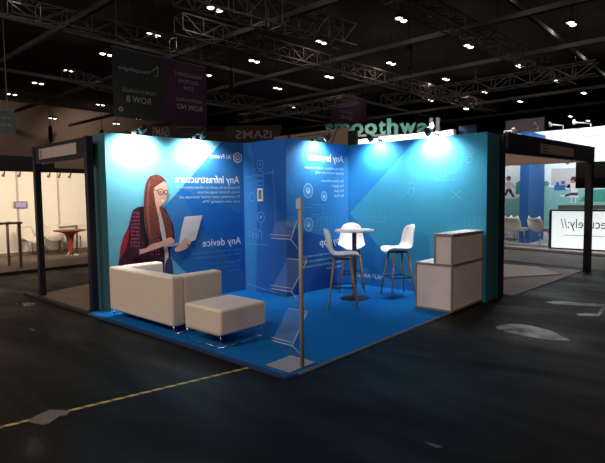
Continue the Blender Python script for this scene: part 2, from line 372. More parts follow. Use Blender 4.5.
# left wall ---------------------------------------------------------
F1 = Frame((-3.65,.22), (.24,2.29)); L1 = 2.30; H = 2.5
w = thing('display_wall', 'left wall of the blue stand, printed with the woman holding a laptop', 'wall panel', (-3.67,.22,0))
mb = MB().hexa([(-3.65,.22,0),(-3.41,2.51,0),(-3.8,2.51,0),(-4.04,.22,0),(-3.65,.22,H),(-3.41,2.51,H),(-3.8,2.51,H),(-4.04,.22,H)])
obj('wall_frame', mb, teal_end, w)['label'] = 'dark teal fabric end of the wall'
mb = MB()
F1.rect(mb, 0, L1, .0, H, .002, 0)
F1.poly(mb, [(.52,1.13),(1.18,.44),(1.66,0),(L1,0),(L1,H),(1.88,H)], .004, 1)
F1.poly(mb, [(1.1,1.75),(1.45,1.1),(L1,.3),(L1,1.3)], .005, 2)
obj('wall_print', mb, [pr_cyan, pr_blue, M('blue_print_ray', (.009,.125,.47), .75, spec=.15)], w)['label'] = 'cyan and blue printed backdrop'
mb = MB()
F1.text(mb, 'Any infrastructure', 2.21, 1.03, 1.83, .125, .006, bold=.010)
F1.text(mb, 'Any device', 2.22, 1.48, .82, .125, .006, bold=.010)
obj('headline_lettering', mb, ink_w, w)['label'] = 'white reversed headlines'
mb = MB()
for i, (t, a, b) in enumerate([('Delivered at the speed on infrastructure from',2.22,1.05),('Amazon, Microsoft, Google and more',2.22,1.42),('On premises, even virtual desktops on',2.22,1.10),('your own running VMs',2.22,1.5)]):
    F1.text(mb, t, a, b, 1.74-.075*i, .045, .006)
for i, (t, a, b) in enumerate([('From a Chromebook to a tablet in your',2.2,1.28),('hands you can work on any device',2.2,1.34)]):
    F1.text(mb, t, a, b, .71-.075*i, .042, .006, 1)
for i, (t, a, b) in enumerate([('No plugins, no Java',2.19,1.58),('Just a browser',2.19,1.72),('and you',2.19,1.95)]):
    F1.text(mb, t, a, b, .52-.075*i, .042, .006, 1)
obj('body_lettering', mb, [ink_pale, ink_faint], w)['label'] = 'small pale reversed text'
mb = MB()
hx = [(2.185+.085*math.cos(PI/2+i*PI/3), 2.255+.085*math.sin(PI/2+i*PI/3)) for i in range(7)]
F1.line(mb, hx, .022, .006); F1.ring(mb, 2.185, 2.255, .035, .018, .006, n=8)
F1.text(mb, 'Xi Frame', 2.06, 1.66, 2.225, .075, .006)
obj('logo', mb, ink_w, w)['label'] = 'white hexagon logo with reversed name'
# the printed woman
skin = M('print_skin', (.62,.36,.27), .75, spec=.15); hair = M('print_hair', (.135,.038,.03), .75, noise=.3, scale=20, spec=.15)
pm = [M('print_bag', (.30,.018,.035), .75, spec=.15), M('print_plaid', (.045,.012,.028), .75, noise=.5, scale=30, spec=.15), M('print_vest', (.012,.012,.022), .75, spec=.15),
      M('print_top', (.50,.45,.44), .75, spec=.15), M('print_jeans', (.03,.045,.12), .75, spec=.15), skin, hair, M('print_hair_light', (.22,.07,.05), .75, noise=.3, scale=25, spec=.15),
      M('print_laptop', (.56,.56,.60), .75, spec=.15), M('print_deck', (.36,.36,.41), .75, spec=.15), M('print_dark', (.03,.015,.018), .75), M('print_check', (.22,.05,.085), .75, spec=.15), M('print_lips', (.75,.55,.52), .75)]
mb = MB(); lay = .006
for nm, mi in (('bag',0),('jacket',1),('vest',2),('top',3),('jeans',4)):
    F1.poly(mb, D[nm], lay, mi); lay += .0012
for s, z in D['checks']:
    F1.rect(mb, s-.014, s+.014, z-.016, z+.016, lay, 11)
lay += .0012
for nm, mi in (('neck',5),('face',5),('hair',6),('lock',6),('hairstreak',7),('screen',8),('deck',9),('arm',5),('hand',5),('cuff',1)):
    F1.poly(mb, D[nm], lay, mi); lay += .0012
F1.poly(mb, D['lips'], lay, 12)
for nm in ('lens1','lens2'): F1.line(mb, D[nm]+[D[nm][0]], .012, lay, 10)
F1.poly(mb, D['temple'], lay, 10)
ex, ez = D['eye1'][0]
F1.disc(mb, ex+.035, ez-.02, .012, lay, 10, 8)
cx_, cz_ = D['hand'][2]
for k in range(4):
    a, b = D['hand'][5]; F1.line(mb, [(a-.02+.012*k, b-.06-.012*k), (a+.03+.008*k, b-.075-.014*k)], .006, lay, 10)
obj('printed_woman', mb, pm, w)['label'] = 'printed red-haired woman in glasses and plaid jacket with laptop'

# cupboard walls -----------------------------------------------------
F2 = Frame((-3.41,2.51), (1,0))
w = thing('display_wall', 'plain blue narrow wall with a pale line drawing and a framed plaque', 'wall panel', (-3.41,2.51,0))
mb = MB(); F2.slab(mb, -.02, .93, 0, H, -.05, 0)
obj('wall_frame', mb, frame_dk, w)
mb = MB(); F2.rect(mb, 0, .98, 0, H, .002, 0); F2.poly(mb, [(0,0),(.26,0),(.3,.9),(.33,1.6),(.3,2.1),(.18,H),(0,H)], .003, 1)  # lighter left strip is light on the wall put into the colour
obj('wall_print', mb, [pr_deep, pr_blue], w)
mb = MB()
F2.ring(mb, .41, 2.12, .075, .012, .005, 0); F2.disc(mb, .41, 2.12, .02, .005, 0)
for z in (1.98,1.9,1.82): F2.line(mb, [(.33,z-.03),(.49,z-.03),(.49,z+.03),(.33,z+.03),(.33,z-.03)], .01, .005, 0)
F2.line(mb, [(.05,1.93),(.7,1.99)], .008, .005); F2.line(mb, [(.7,1.99),(.74,1.6),(.74,1.0)], .008, .005); F2.disc(mb, .7, 1.99, .022, .005)
F2.ring(mb, .41, 1.27, .085, .012, .005, 0); F2.disc(mb, .41, 1.27, .03, .005, 0)
F2.ring(mb, .2, 1.6, .07, .01, .005, 0)
F2.line(mb, [(.26,1.6),(.33,1.6)], .008, .005)
F2.line(mb, [(.41,1.18),(.41,1.06),(.25,1.06)], .008, .005)
for a, b in ((.12,.06),(.22,.03),(.34,.07)): F2.line(mb, [(a,.90),(a,.90+b+.06),(a+.08,.90+b+.06),(a+.08,.90)], .01, .005)
F2.line(mb, [(.08,.82),(.55,.82)], .008, .005)
F2.line(mb, [(.05,.13),(.42,.09)], .01, .005); F2.line(mb, [(.42,.09),(.78,.06)], .01, .005)
obj('line_drawing', mb, ink_faint, w)['label'] = 'faint line drawing'
mb = MB(); F2.slab(mb, .355, .475, 1.53, 1.74, .004, .02, 0)
pl = tag(obj('wall_plaque', mb, M('plaque_frame', (.70,.68,.66), .5), loc=(-2.99,2.5,1.53)), 'small white framed grey plaque on the narrow blue wall', 'plaque')
mb = MB(); F2.rect(mb, .378, .452, 1.56, 1.71, .0215)
obj('plaque_face', mb, M('plaque_grey', (.13,.11,.10), .5, noise=.35, scale=60), pl)

F3 = Frame((-2.43,2.51), (0,1))
w = thing('display_wall', 'blue wall behind the bar stools, headed with a reversed line about browsers', 'wall panel', (-2.43,2.51,0))
mb = MB(); F3.slab(mb, .0, 1.62, 0, H, -.05, 0)
obj('wall_frame', mb, frame_dk, w)
mb = MB(); F3.rect(mb, .002, 1.615, 0, H, .002, 0)
F3.poly(mb, [(.002,1.15),(1.615,.75),(1.615,0),(.002,0)], .003, 1)  # darker lower part paints in the lamplight falling off down the wall
obj('wall_print', mb, [M('blue_print_bright', (.026,.185,.48), .7, spec=.15), pr_deep], w)
mb = MB()
F3.text(mb, 'Any browser', 1.47, .50, 2.19, .125, .006, bold=.010)
F3.text(mb, 'Any app', 1.50, .80, .77, .125, .006, bold=.010)
obj('headline_lettering', mb, ink_w, w)['label'] = 'white reversed headlines'
mb = MB()
for i, (t, b) in enumerate([('Use any ordinary modern browser',.43),('browser and you are ready',.70)]): F3.text(mb, t, 1.47, b, 2.05-.075*i, .05, .006)
for i, (t, b) in enumerate([('No client software',.85),('No plugins',1.13),('No Java',1.2),('No Flash',1.2)]): F3.text(mb, t, 1.47, b, 1.84-.085*i, .05, .006)
for i, (t, a, b) in enumerate([('Run any software that you need in a',1.40,.37),('browser without changing your apps',1.40,.37),('and with graphics cards on demand',1.40,.40),('from any cloud',1.40,.98)]): F3.text(mb, t, a, b, .60-.085*i, .045, .006)
obj('body_lettering', mb, ink_pale, w)['label'] = 'small pale reversed text'
mb = MB()
for s, z, r_ in ((.52,1.69,.115),(.93,1.6,.075),(.52,1.14,.105)):
    F3.disc(mb, s, z, r_, .005, 1, 20); F3.ring(mb, s, z, r_, .012, .006, 0); F3.disc(mb, s, z, r_*.45, .006, 0, 12); F3.disc(mb, s, z+.02, r_*.2, .007, 1, 8)
F3.line(mb, [(.30,1.42),(.62,1.42),(.62,1.46),(.9,1.46),(.9,1.30),(.62,1.30),(.62,1.42)], .009, .005, 2)
F3.line(mb, [(.40,1.02),(.40,1.25),(.48,1.25),(.48,1.14),(.60,1.14),(.60,1.27),(.74,1.27),(.74,1.10),(.86,1.10),(.86,1.24),(1.0,1.24),(1.0,1.05),(1.10,1.05),(1.10,1.2)], .009, .005, 2)
F3.line(mb, [(.40,1.02),(1.10,1.05)], .009, .005, 2)
for k in range(5): F3.line(mb, [(.5+.11*k,1.05),(.5+.11*k,1.2),(.56+.11*k,1.2),(.56+.11*k,1.05)], .007, .0055, 2)
obj('icon_drawing', mb, [ink_pale, M('icon_disc_blue', (.03,.25,.62), .75), ink_faint], w)['label'] = 'round icons and line drawing of a town'

# right wall ---------------------------------------------------------
F4 = Frame((-2.43,4.13), (1,0)); L4 = 2.51
w = thing('display_wall', 'right wall of the blue stand with a big teal arrow shape behind the counter', 'wall panel', (-2.43,4.13,0))
mb = MB(); F4.slab(mb, -.03, L4, 0, H, -.47, 0)
obj('wall_frame', mb, teal_end, w)['label'] = 'dark teal fabric end of the wall'
mb = MB(); F4.rect(mb, .0, L4, 0, H, .002, 0)
F4.poly(mb, [(.03,1.29),(1.42,0),(L4,0),(L4,H),(1.37,H)], .004, 1)
obj('wall_print', mb, [pr_mid, pr_teal, pr_teal], w)['label'] = 'blue and teal printed backdrop'
mb = MB()
F4.ring(mb, 1.06, 1.56, .045, .012, .006); F4.ring(mb, 1.27, 1.66, .06, .012, .006); F4.ring(mb, 1.29, 1.76, .05, .01, .006); F4.line(mb, [(1.105,1.575),(1.21,1.635)], .01, .006)
F4.line(mb, [(1.97,1.54),(2.11,1.66)], .018, .006); F4.line(mb, [(1.97,1.66),(2.11,1.54)], .018, .006)
F4.text(mb, 'work from', 2.02, 1.70, 1.80, .06, .006); F4.ring(mb, 1.83, 1.93, .05, .01, .006); F4.line(mb, [(1.9,1.93),(2.05,1.93)], .01, .006)
F4.ring(mb, 2.24, 2.12, .05, .01, .006); F4.ring(mb, 2.27, 2.24, .04, .01, .006)
for k in range(5): F4.line(mb, [(.52+.06*k,1.15),(.52+.06*k,1.33+.03*(k%2))], .008, .006)
F4.line(mb, [(.5,1.15),(.8,1.15)], .008, .006)
for k in range(4): F4.line(mb, [(2.18+.08*k,1.12),(2.18+.08*k,1.27),(2.24+.08*k,1.27),(2.24+.08*k,1.12)], .008, .006)
obj('line_drawing', mb, ink_teal, w)['label'] = 'faint teal line drawings'
mb = MB(); F4.text(mb, 'NUTANIX', .74, .17, .16, .07, .006); F4.line(mb, [(.12,.22),(.08,.18)], .014, .006)
obj('logo', mb, ink_w, w)['label'] = 'pale reversed company name low on the wall'

# arm spotlights on the wall tops --------------------------------------
glow = M('spot_lens', (1,.98,.94), .3, emit=8)
def arm_spot(F, s, label, energy, back=.05, reach=.30, z=2.5, cone=150, col=(1,.97,.92), grp='arm spotlights on the blue stand'):
    base = F.at(s, z, 0)
    t = thing('arm_spotlight', label, 'spotlight', tuple(base), 0, grp)
    mb = MB(); F.slab(mb, s-.03, s+.03, z+.0, z+.05, -.05, 0)
    obj('bracket', mb, black_m, t)
    mb = MB().path([F.at(s,z+.04,-.02), F.at(s,z+.07,.06), F.at(s,z+.07,reach-.06)], .012)
    obj('arm', mb, black_m, t)
    h0 = F.at(s, z+.085, reach+.04); h1 = F.at(s, z+.02, reach-.06)
    mb = MB().tube(h0, h1, .034, .046, 16)
    hd = obj('lamp_head', mb, black_m, t)
    dr = (h1-h0).normalized()
    mb = MB().tube(h1+dr*.001, h1+dr*.006, .04, .04, 16)
    obj('lens', mb, glow, hd)
    if energy:
        ld = bpy.data.lights.new('spot_lamp', 'SPOT'); ld.energy = energy; ld.spot_size = math.radians(cone); ld.spot_blend = .8
        ld.shadow_soft_size = .05; ld.color = col
        lo = bpy.data.objects.new('spot_lamp', ld); COL.objects.link(lo)
        lo.location = h1+dr*.03
        aim = F.at(s, z-.35, 0)-lo.location
        lo.rotation_euler = aim.to_track_quat('-Z','Y').to_euler()
    return t
arm_spot(F1, .42, 'arm spotlight above the woman on the left wall, nearer the aisle', 180)
arm_spot(F1, 1.38, 'arm spotlight on the left wall, above the infrastructure headline', 135)
arm_spot(F3, .70, 'arm spotlight above the browser headline', 100)
arm_spot(F4, .66, 'arm spotlight on the right wall, above the bar table', 105)
arm_spot(F4, 1.70, 'arm spotlight on the right wall, above the counter side', 195)

# ------------------------------------------------------------------ neighbouring shell frames
sign_m = M('fascia_board', (.42,.36,.33), .6)
F0 = Frame((-5.66,0), (1,0))
t = thing('shell_frame', 'dark navy doorway frame with a pale name board at the left of the blue stand', 'stand frame', (-5.64,0,0))
for x in (-5.74,-3.88):
    obj('post', MB().box(x-.045,x+.045,.05,.14,0.0 if x < -4 else .025,2.46), navy, t)
hb = obj('fascia', MB().box(-5.74,-3.86,.06,.13,2.17,2.45), navy, t)
mb = MB(); F0.slab(mb, .16, 1.50, 2.235, 2.395, -.058, -.05)
nb = obj('name_board', mb, sign_m, hb)
F0b = Frame((-5.66,.049),(1,0))
mb = MB(); F0b.rect(mb, .20, .29, 2.25, 2.38, .001); obj('board_mark', mb, M('board_mark', (.20,.17,.18), .6), nb)
tag(obj('floor_edging', MB().box(-6.15,-3.8,-.06,.02,0,.03), M('black_edging', (.008,.008,.009), .7)), 'black edging strip on the floor below the left doorway frame', 'edging strip')
FR = Frame((.14,4.66), (.38,3.69)); LR = 3.72
t = thing('shell_frame', 'dark navy doorway frame with a beige name board at the right of the blue stand', 'stand frame', (.55,8.35,0))
mb = MB(); FR.slab(mb, LR-.06, LR+.06, 0, 2.5, -.08, .04); obj('post', mb, navy, t)
mb = MB(); FR.slab(mb, -.05, .02, 0, 2.5, -.10, .0); obj('post', mb, navy, t)
mb = MB(); FR.slab(mb, 0, LR+.06, 2.22, 2.53, -.04, .045); fa = obj('fascia', mb, navy, t)
mb = MB(); FR.slab(mb, 1.18, 2.62, 2.275, 2.435, .046, .055); nb = obj('name_board', mb, M('name_board_beige', (.36,.26,.21), .6), fa)
mb = MB()
for k in range(3): FR.slab(mb, 1.22, 1.46, 2.295+.05*k, 2.32+.05*k, .056, .058)
obj('board_mark', mb, M('board_mark_dark', (.10,.06,.08), .6), nb)
mb = MB().box(-3.6,.45,8.36,8.44,2.24,2.52); obj('back_fascia', mb, M('fascia_back', (.55,.42,.34), .7), t)['label'] = 'beige back of the far fascia'
tag(obj('wood_floor', MB().prism([(.24,4.85,0),(.44,8.35,0),(-2.6,8.35,0),(-2.6,4.85,0)], (0,0,.012)), M('brown_floor_board', (.16,.10,.072), .6, noise=.2, scale=2)), 'brown floor of the empty stand at the right, behind the counter', 'floor covering')
tag(obj('floor_sheet', MB().prism([(.26,7.45,.014),(-.43,8.25,.014),(-1.4,8.2,.014),(-1.2,6.0,.014),(-.52,6.34,.014)], (0,0,.02)), M('pale_sheet', (.50,.40,.33), .6)), 'pale sheet lying on the brown floor of the right-hand stand', 'sheet')
tag(obj('wood_floor', MB().prism([(-5.9,.06,0),(-4.05,.06,0),(-4.05,4,0),(-7.2,4,0)], (0,0,.01)), M('bare_floor_brown', (.13,.085,.062), .55, noise=.25, scale=2)), 'bare brown floor inside the left doorway frame', 'floor covering')

# ------------------------------------------------------------------ furniture
def sofa():
    x0, x1, y0, y1 = -3.38, -1.9, .07, .80
    t = thing('sofa', 'white leather tub sofa with its back to the aisle', 'sofa', ((x0+x1)/2, .4, .022))
    zb = .115
    def blk(name, a, b, c, d, e, f, bev=.03): return obj(name, MB().box(a,b,c,d,e,f,0,bev,3), leather, t)
    blk('backrest', x0, x1, y0, y0+.17, zb, .695)
    blk('armrest', x0, x0+.17, y0+.172, y1, zb, .695)
    blk('armrest', x1-.17, x1, y0+.172, y1, zb, .695)
    blk('seat_base', x0+.172, x1-.172, y0+.172, y1-.02, zb, .27, .015)
    blk('seat_cushion', x0+.176, x1-.176, y0+.176, y1+.01, .272, .42, .04)
    for x in (x0+.06, x1-.03):
        for y in (y0+.03, y1-.06):
            obj('leg', MB().tube((x,y,.024),(x,y,zb+.01),.008,n=10), chrome, t)
    for x in (x0+.06, x1-.03):
        obj('leg_rail', MB().tube((x,y0+.03,.033),(x,y1-.06,.034),.005,n=8), chrome, t)
sofa()
def ottoman():
    x0, x1, y0, y1 = -1.69, -1.05, .08, .73
    t = thing('ottoman', 'square white leather footstool beside the sofa', 'footstool', ((x0+x1)/2, (y0+y1)/2, .022))
    obj('cushion', MB().box(x0,x1,y0,y1,.16,.435,0,.03,3), leather, t)
    for y in (y0+.02, y1-.04):
        obj('leg_frame', MB().path([(x0+.02,y,.165),(x0+.02,y,.033),(x1-.03,y,.033),(x1-.03,y,.165)], .005), chrome, t)
    obj('base_rail', MB().path([(x1-.03,y0+.02,.033),(x1-.03,y1-.04,.033)], .005), chrome, t)
    obj('seam', MB().box(x0+.025,x1-.025,y0-.003,y1+.003,.165,.171), M('seam_grey', (.4,.36,.32), .6), t)
ottoman()

def make_stool(label, loc, rz, seat_z=.72, sc=1.):
    t = thing('bar_stool', label, 'bar stool', loc, rz, 'white shell bar stools round the table')
    prof = [(.225,-.03,.15),(.215,-.006,.185),(.17,.008,.21),(.08,.004,.225),(-.03,-.004,.23),(-.12,.004,.23),(-.18,.04,.225),(-.215,.105,.215),(-.235,.19,.20),(-.252,.28,.182),(-.268,.36,.168),(-.276,.40,.135)]
    P = []
    for i, (y, z, hw) in enumerate(prof):
        row = []
        k = min(1, max(0, (i-4)/4.))
        for j in range(11):
            u = j/5.-1
            row.append((u*hw, y+.075*k*u*u, seat_z+z+.045*(1-k)*abs(u)**3 + (-.03*u*u if i > 9 else 0)))
        P.append(row)
    o = obj('seat_shell', MB().grid(P), plastic_w, t, local=True)
    so = o.modifiers.new('thickness', 'SOLIDIFY'); so.thickness = .014; so.offset = -1
    sb = o.modifiers.new('smooth', 'SUBSURF'); sb.levels = 1; sb.render_levels = 1
    for sx in (-1, 1):
        for sy in (-1, 1):
            obj('leg', MB().tube((sx*.11, sy*.11-.01, seat_z-.025), (sx*.205, sy*.205, 0), .018, .011, 12), wood_leg, t, local=True)
    mb = MB(); z = .3; k = .11+(.205-.11)*(seat_z-.025-z)/(seat_z-.025)
    c = [(-k,-k,z),(k,-k,z),(k,k,z),(-k,k,z)]
    for a, b in zip(c, c[1:]+c[:1]): mb.tube(a, b, .008, n=8)
    obj('footrest', mb, black_m, t, local=True)
    mb = MB().box(-.12,.12,-.13,.11,seat_z-.035,seat_z-.018)
    for sx in (-1,1): mb.tube((sx*.11,-.12,seat_z-.03),(-sx*.11,.1,seat_z-.03),.01,n=6)
    obj('seat_mount', mb, black_m, t, local=True)
    return t
def face(dx, dy): return math.atan2(-dx, dy)
st = make_stool('white shell bar stool nearest the brochure stand, its back to the left', (-1.31,2.49,.025), face(.80,.60))
dup(st, (-1.95,3.57,.025), face(.62,-.78), 'white shell bar stool standing behind the round bar table, facing the aisle')
dup(st, (-1.125,3.66,.025), face(-.55,-.83), 'white shell bar stool between the bar table and the counter')

t = thing('bar_table', 'round white high table between the bar stools', 'table', (-1.54,3.08,.022))
obj('table_top', MB().lathe([(0,1.085),(.29,1.085),(.30,1.075),(.30,1.06),(.285,1.052),(0,1.052)], (-1.54,3.08,0), 40), plastic_w, t)
obj('column', MB().lathe([(.034,.05),(.034,1.045),(.09,1.05)], (-1.54,3.08,0), 20), M('dark_column', (.17,.15,.14), .4, .4), t)
obj('base', MB().lathe([(0,.023),(.215,.023),(.22,.03),(.2,.04),(.05,.055),(0,.06)], (-1.54,3.08,0), 36), M('dark_base', (.03,.02,.022), .4, .5), t)

# counter
t = thing('reception_counter', 'stepped beige counter with metal edges against the right wall', 'counter', (-.23,3.6,.022))
X0, XM, X1, Y0, Y1 = -.51, -.225, .04, 3.1, 4.115
obj('lower_cabinet', MB().box(X0+.012,X1-.012,Y0+.012,Y1,.05,.645), laminate, t)
obj('upper_cabinet', MB().box(XM+.012,X1-.012,Y0+.012,Y1,.665,1.05), laminate, t)
obj('worktop', MB().box(X0,XM+.01,Y0,Y1,.645,.667,0,.003), lam_top, t)
obj('counter_top', MB().box(XM-.005,X1+.005,Y0-.005,Y1,1.05,1.075,0,.003), lam_top, t)
mb = MB()
for x, zt in ((X0,.66),(X1-.022,1.06)):
    mb.box(x,x+.022,Y0,Y0+.022,.024,zt)
mb.box(XM,XM+.022,Y0,Y0+.022,.645,1.06)
mb.box(X1-.022,X1,Y1-.022,Y1,.024,1.06)
mb.box(X0,X1,Y0-.002,Y0+.02,.024,.05); mb.box(X1-.02,X1+.002,Y0,Y1,.024,.05)
mb.box(XM,X1,Y0-.002,Y0+.02,.64,.668); mb.box(X1-.02,X1+.002,Y0,Y1,.64,.668)
mb.box(X0,XM,Y0-.003,Y0+.02,.64,.665); mb.box(XM,X1,Y0-.007,Y0+.02,1.045,1.07); mb.box(X1-.02,X1+.007,Y0,Y1,1.045,1.07)
obj('metal_trim', mb, M('counter_trim', (.33,.29,.28), .45, .4), t)['label'] = 'grey metal edge profiles'

# brochure stand
t = thing('brochure_stand', 'zigzag clear literature stand on a grey pole at the front carpet corner', 'brochure stand', (-.2,.22,.022))
obj('base_plate', MB().box(-.36,-.045,.05,.40,.025,.034,0,.003), M('grey_plate', (.36,.34,.34), .4, .3), t)
obj('pole', MB().tube((-.055,.22,.034),(-.055,.22,1.58),.019,n=16), alu, t)
acr = M('clear_acrylic', (.75,.85,.95), .2, noise=.01, alpha=.035, spec=.1)
acr_lit = M('clear_acrylic_lit', (.45,.55,.70), .4, noise=.01, alpha=.07, spec=.1)  # same clear sheet; light caught on these slopes is put into the tint
acr_e = M('acrylic_edge', (.75,.85,.95), .2, noise=.01, alpha=.5)
zz = [(.20,1.37),(.115,1.21),(.33,1.0),(.115,.74),(.33,.52),(.115,.25),(.33,.05)]
for i, ((a, b), (c, d)) in enumerate(zip(zz, zz[1:])):
    n = Vector((0, d-b, -(c-a))).normalized()*.003
    P = [Vector((-.33,a,b)), Vector((-.078,a,b)), Vector((-.078,c,d)), Vector((-.33,c,d))]
    sh = obj('shelf', MB().hexa([P[0]-n,P[1]-n,P[2]-n,P[3]-n,P[0]+n,P[1]+n,P[2]+n,P[3]+n]), acr_lit if i % 2 else acr, t)
    mb = MB().tube(P[3], P[2], .004, n=6); mb.tube(P[1], P[2], .004, n=6)
    if i % 2 == 0:
        q = Vector((0,-.012,.035)); mb.tube(P[3]+q, P[2]+q, .003, n=6)
    obj('shelf_edge', mb, acr_e, sh)['label'] = 'bright edge of the clear shelf'
obj('top_clip', MB().box(-.085,-.025,.195,.2,1.48,1.57), acr_e, t)

# ------------------------------------------------------------------ floor marks
def flat(name, pts, m, label, cat, h=.002):
    return tag(obj(name, MB().prism([(x,y,.0) for x, y in pts], (0,0,h)), m), label, cat)
def patch_material(name, col, lo, hi):
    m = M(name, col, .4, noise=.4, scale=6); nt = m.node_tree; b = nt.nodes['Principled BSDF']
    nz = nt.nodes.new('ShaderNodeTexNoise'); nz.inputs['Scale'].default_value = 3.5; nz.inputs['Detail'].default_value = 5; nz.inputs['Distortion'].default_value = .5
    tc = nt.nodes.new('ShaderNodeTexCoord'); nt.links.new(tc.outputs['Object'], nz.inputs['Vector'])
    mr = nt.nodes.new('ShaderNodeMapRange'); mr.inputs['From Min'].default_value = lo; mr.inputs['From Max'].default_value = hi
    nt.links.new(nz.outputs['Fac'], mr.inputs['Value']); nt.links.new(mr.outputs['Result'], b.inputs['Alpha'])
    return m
patch = patch_material('pale_patch', (.17,.165,.16), .12, .62)  # noise-broken flat patches, paler than the floor around them
patch2 = patch_material('faint_patch', (.08,.075,.072), .33, .66)
flat('floor_patch', D['st1'], patch, 'largest pale smear on the dark floor right of the counter', 'floor mark')
flat('floor_patch', D['st2'], patch, 'long pale streak on the floor at the right below the brown stand floor', 'floor mark')
flat('floor_patch', D['st3'], patch, 'hooked pale streak on the floor at the far right', 'floor mark')
flat('floor_patch', D['st4'], patch2, 'short pale smear beside the end of the right wall', 'floor mark')
flat('floor_patch', D['st5'], patch2, 'tiny pale spot on the bare floor at the bottom of the picture', 'floor mark')
flat('floor_patch', D['st6'], patch2, 'faint smear below the left doorway post', 'floor mark')
flat('floor_patch', D['st7'], patch2, 'small faint spot on the floor at the left, in front of the doorway', 'floor mark')
mb = MB(); a = Vector((-.93,-2.1,0)); b = Vector((-.485,-.03,0)); d = (b-a).normalized(); sd = Vector((d.y,-d.x,0))*.017; n = 60; L = (b-a).length
for i in range(n):
    p = a+d*(L*i/n); q = a+d*(L*(i+1)/n); sk = d*.016
    c = [p-sd-sk, q-sd-sk, q+sd+sk, p+sd+sk]
    mb.hexa([*c, *[v+Vector((0,0,.0015)) for v in c]], 0 if i % 3 else 1)
tag(obj('floor_tape', mb, [M('yellow_tape', (.50,.35,.08), .5), M('dark_tape', (.14,.09,.03), .5)]), 'yellow and black striped tape running across the floor to the carpet', 'tape')
pp = flat('cardboard_piece', D['paper'], M('grey_card', (.11,.095,.09), .7), 'torn grey card lying on the striped tape', 'card', .004)
mb = MB(); u = Vector((-.93+.86,-1.65+1.84,0)).normalized(); c0 = Vector((-.85,-1.68,.0045)); v = Vector((-u.y,u.x,0))
for k in (-.012,.012): mb.poly([c0+v*(k-.003)-u*.04, c0+v*(k-.003)+u*.04, c0+v*(k+.003)+u*.04, c0+v*(k+.003)-u*.04])
obj('fold_mark', mb, M('card_fold', (.10,.085,.08), .7), pp)

# ------------------------------------------------------------------ left background stand
tag(obj('stand_platform', MB().prism([(-8.85,-4,0),(-8.95,4.6,0),(-12.26,4.6,0),(-12.91,-4,0)], (0,0,.03)), M('brown_platform', (.12,.088,.07), .8, noise=.1, scale=2)), 'brown floor platform of the white stand in the left background', 'platform')
tag(obj('platform_edge', MB().prism([(-8.79,-4,0),(-8.89,4.6,0),(-8.945,4.6,0),(-8.845,-4,0)], (0,0,.06)), M('black_strip', (.006,.005,.006), .6)), 'black strip along the front of the left background platform', 'edging strip')
FL = Frame((-12.95,-4), (.65,8.6)); LL = 8.62
wl = thing('stand_wall', 'long white panelled wall of the left background stand', 'wall panel', (-12.9,-3.9,0))
mb = MB(); FL.slab(mb, 0, LL, 0, 2.52, -.06, 0); obj('panels', mb, white_b, wl)
mb = MB()
for s in (1.0,2.0,3.0,4.0,5.0,6.03,7.12,8.1): FL.slab(mb, s-.025, s+.025, 0, 2.5, 0, .02)
obj('joint_profiles', mb, M('joint_grey', (.42,.36,.32), .5), wl)
mb = MB(); FL.slab(mb, 0, LL, .03, .12, 0, .015); obj('skirting', mb, M('skirting_brown', (.22,.16,.13), .6), wl)
t = thing('stand_fascia', 'black overhead beam of the left background stand carrying small lamps', 'fascia', (-8.9,0,2.25))
obj('beam', MB().box(-8.95,-8.87,-4,4.6,2.22,2.32), M('black_beam', (.006,.005,.008), .6), t)
obj('sign_board', MB().box(-8.98,-8.86,-4,1.62,2.221,2.55), M('black_beam', (.006,.005,.008), .6), t)
for i, y in enumerate((.62,.93,1.55,1.78,2.02)):
    l = thing('clip_spotlight', f'small clip lamp under the black beam, {ORD[i]} from the left', 'spotlight', (-8.92,y,2.25), 0, 'clip lamps under the black beam')
    obj('lamp_arm', MB().tube((-8.955,y,2.215),(-8.99,y,2.16),.012,n=6), black_m, l)
    obj('lamp_head', MB().tube((-8.985,y,2.17),(-9.06,y,2.13),.022,.035,n=10), M('lamp_head_glow', (.5,.42,.33), .5, emit=.25), l)
t = thing('tablet_screen', 'small purple tablet screen on the white wall at the far left', 'screen', (-12.5,2.07,1.47))
fl = Frame((-12.44,2.07), (.05,1))
mb = MB(); fl.slab(mb, -.17, .17, 1.38, 1.57, 0, .03); obj('casing', mb, M('grey_casing', (.16,.14,.17), .5), t)
mb = MB(); fl.rect(mb, -.13, .13, 1.41, 1.54, .032); obj('display', mb, M('purple_display', (.28,.22,.42), .4, emit=.25), t)
t = thing('metal_table', 'bare metal bar-height table frame at the far left', 'table', (-9.6,.5,.03))
fm = M('brown_metal', (.15,.10,.08), .5, .4)
obj('leg', MB().box(-9.63,-9.57,1.03,1.09,.03,1.05), fm, t); obj('leg', MB().box(-9.63,-9.57,-.9,-.84,.03,1.05), fm, t)
obj('top_bar', MB().box(-9.65,-9.55,-.95,1.12,1.05,1.10), fm, t)
obj('leg', MB().box(-10.3,-10.25,1.0,1.05,.03,1.05), fm, t)
obj('top_bar', MB().box(-10.3,-9.62,1.02,1.08,1.05,1.09), fm, t)
red = M('red_gloss', (.20,.03,.02), .45)
t = thing('pedestal_table', 'red trumpet-shaped pedestal table in the left background stand', 'table', (-11.38,2.96,.03))
obj('table_top', MB().lathe([(0,.75),(.43,.75),(.44,.74),(.42,.715),(.26,.69),(.15,.64),(0,.64)], (-11.38,2.96,0), 32), red, t)
obj('pedestal', MB().lathe([(.15,.645),(.11,.56),(.085,.4),(.075,.2),(.085,.1)], (-11.38,2.96,0), 24), red, t)
obj('base', MB().lathe([(.085,.10),(.1,.06),(.2,.04),(.25,.03)], (-11.38,2.96,0), 24), chrome, t)
tag(obj('side_stool_leg', MB().tube((-11.55,3.32,.03),(-11.55,3.32,.55),.02,n=8), chrome), 'chrome stool post standing right of the red table', 'stool post')
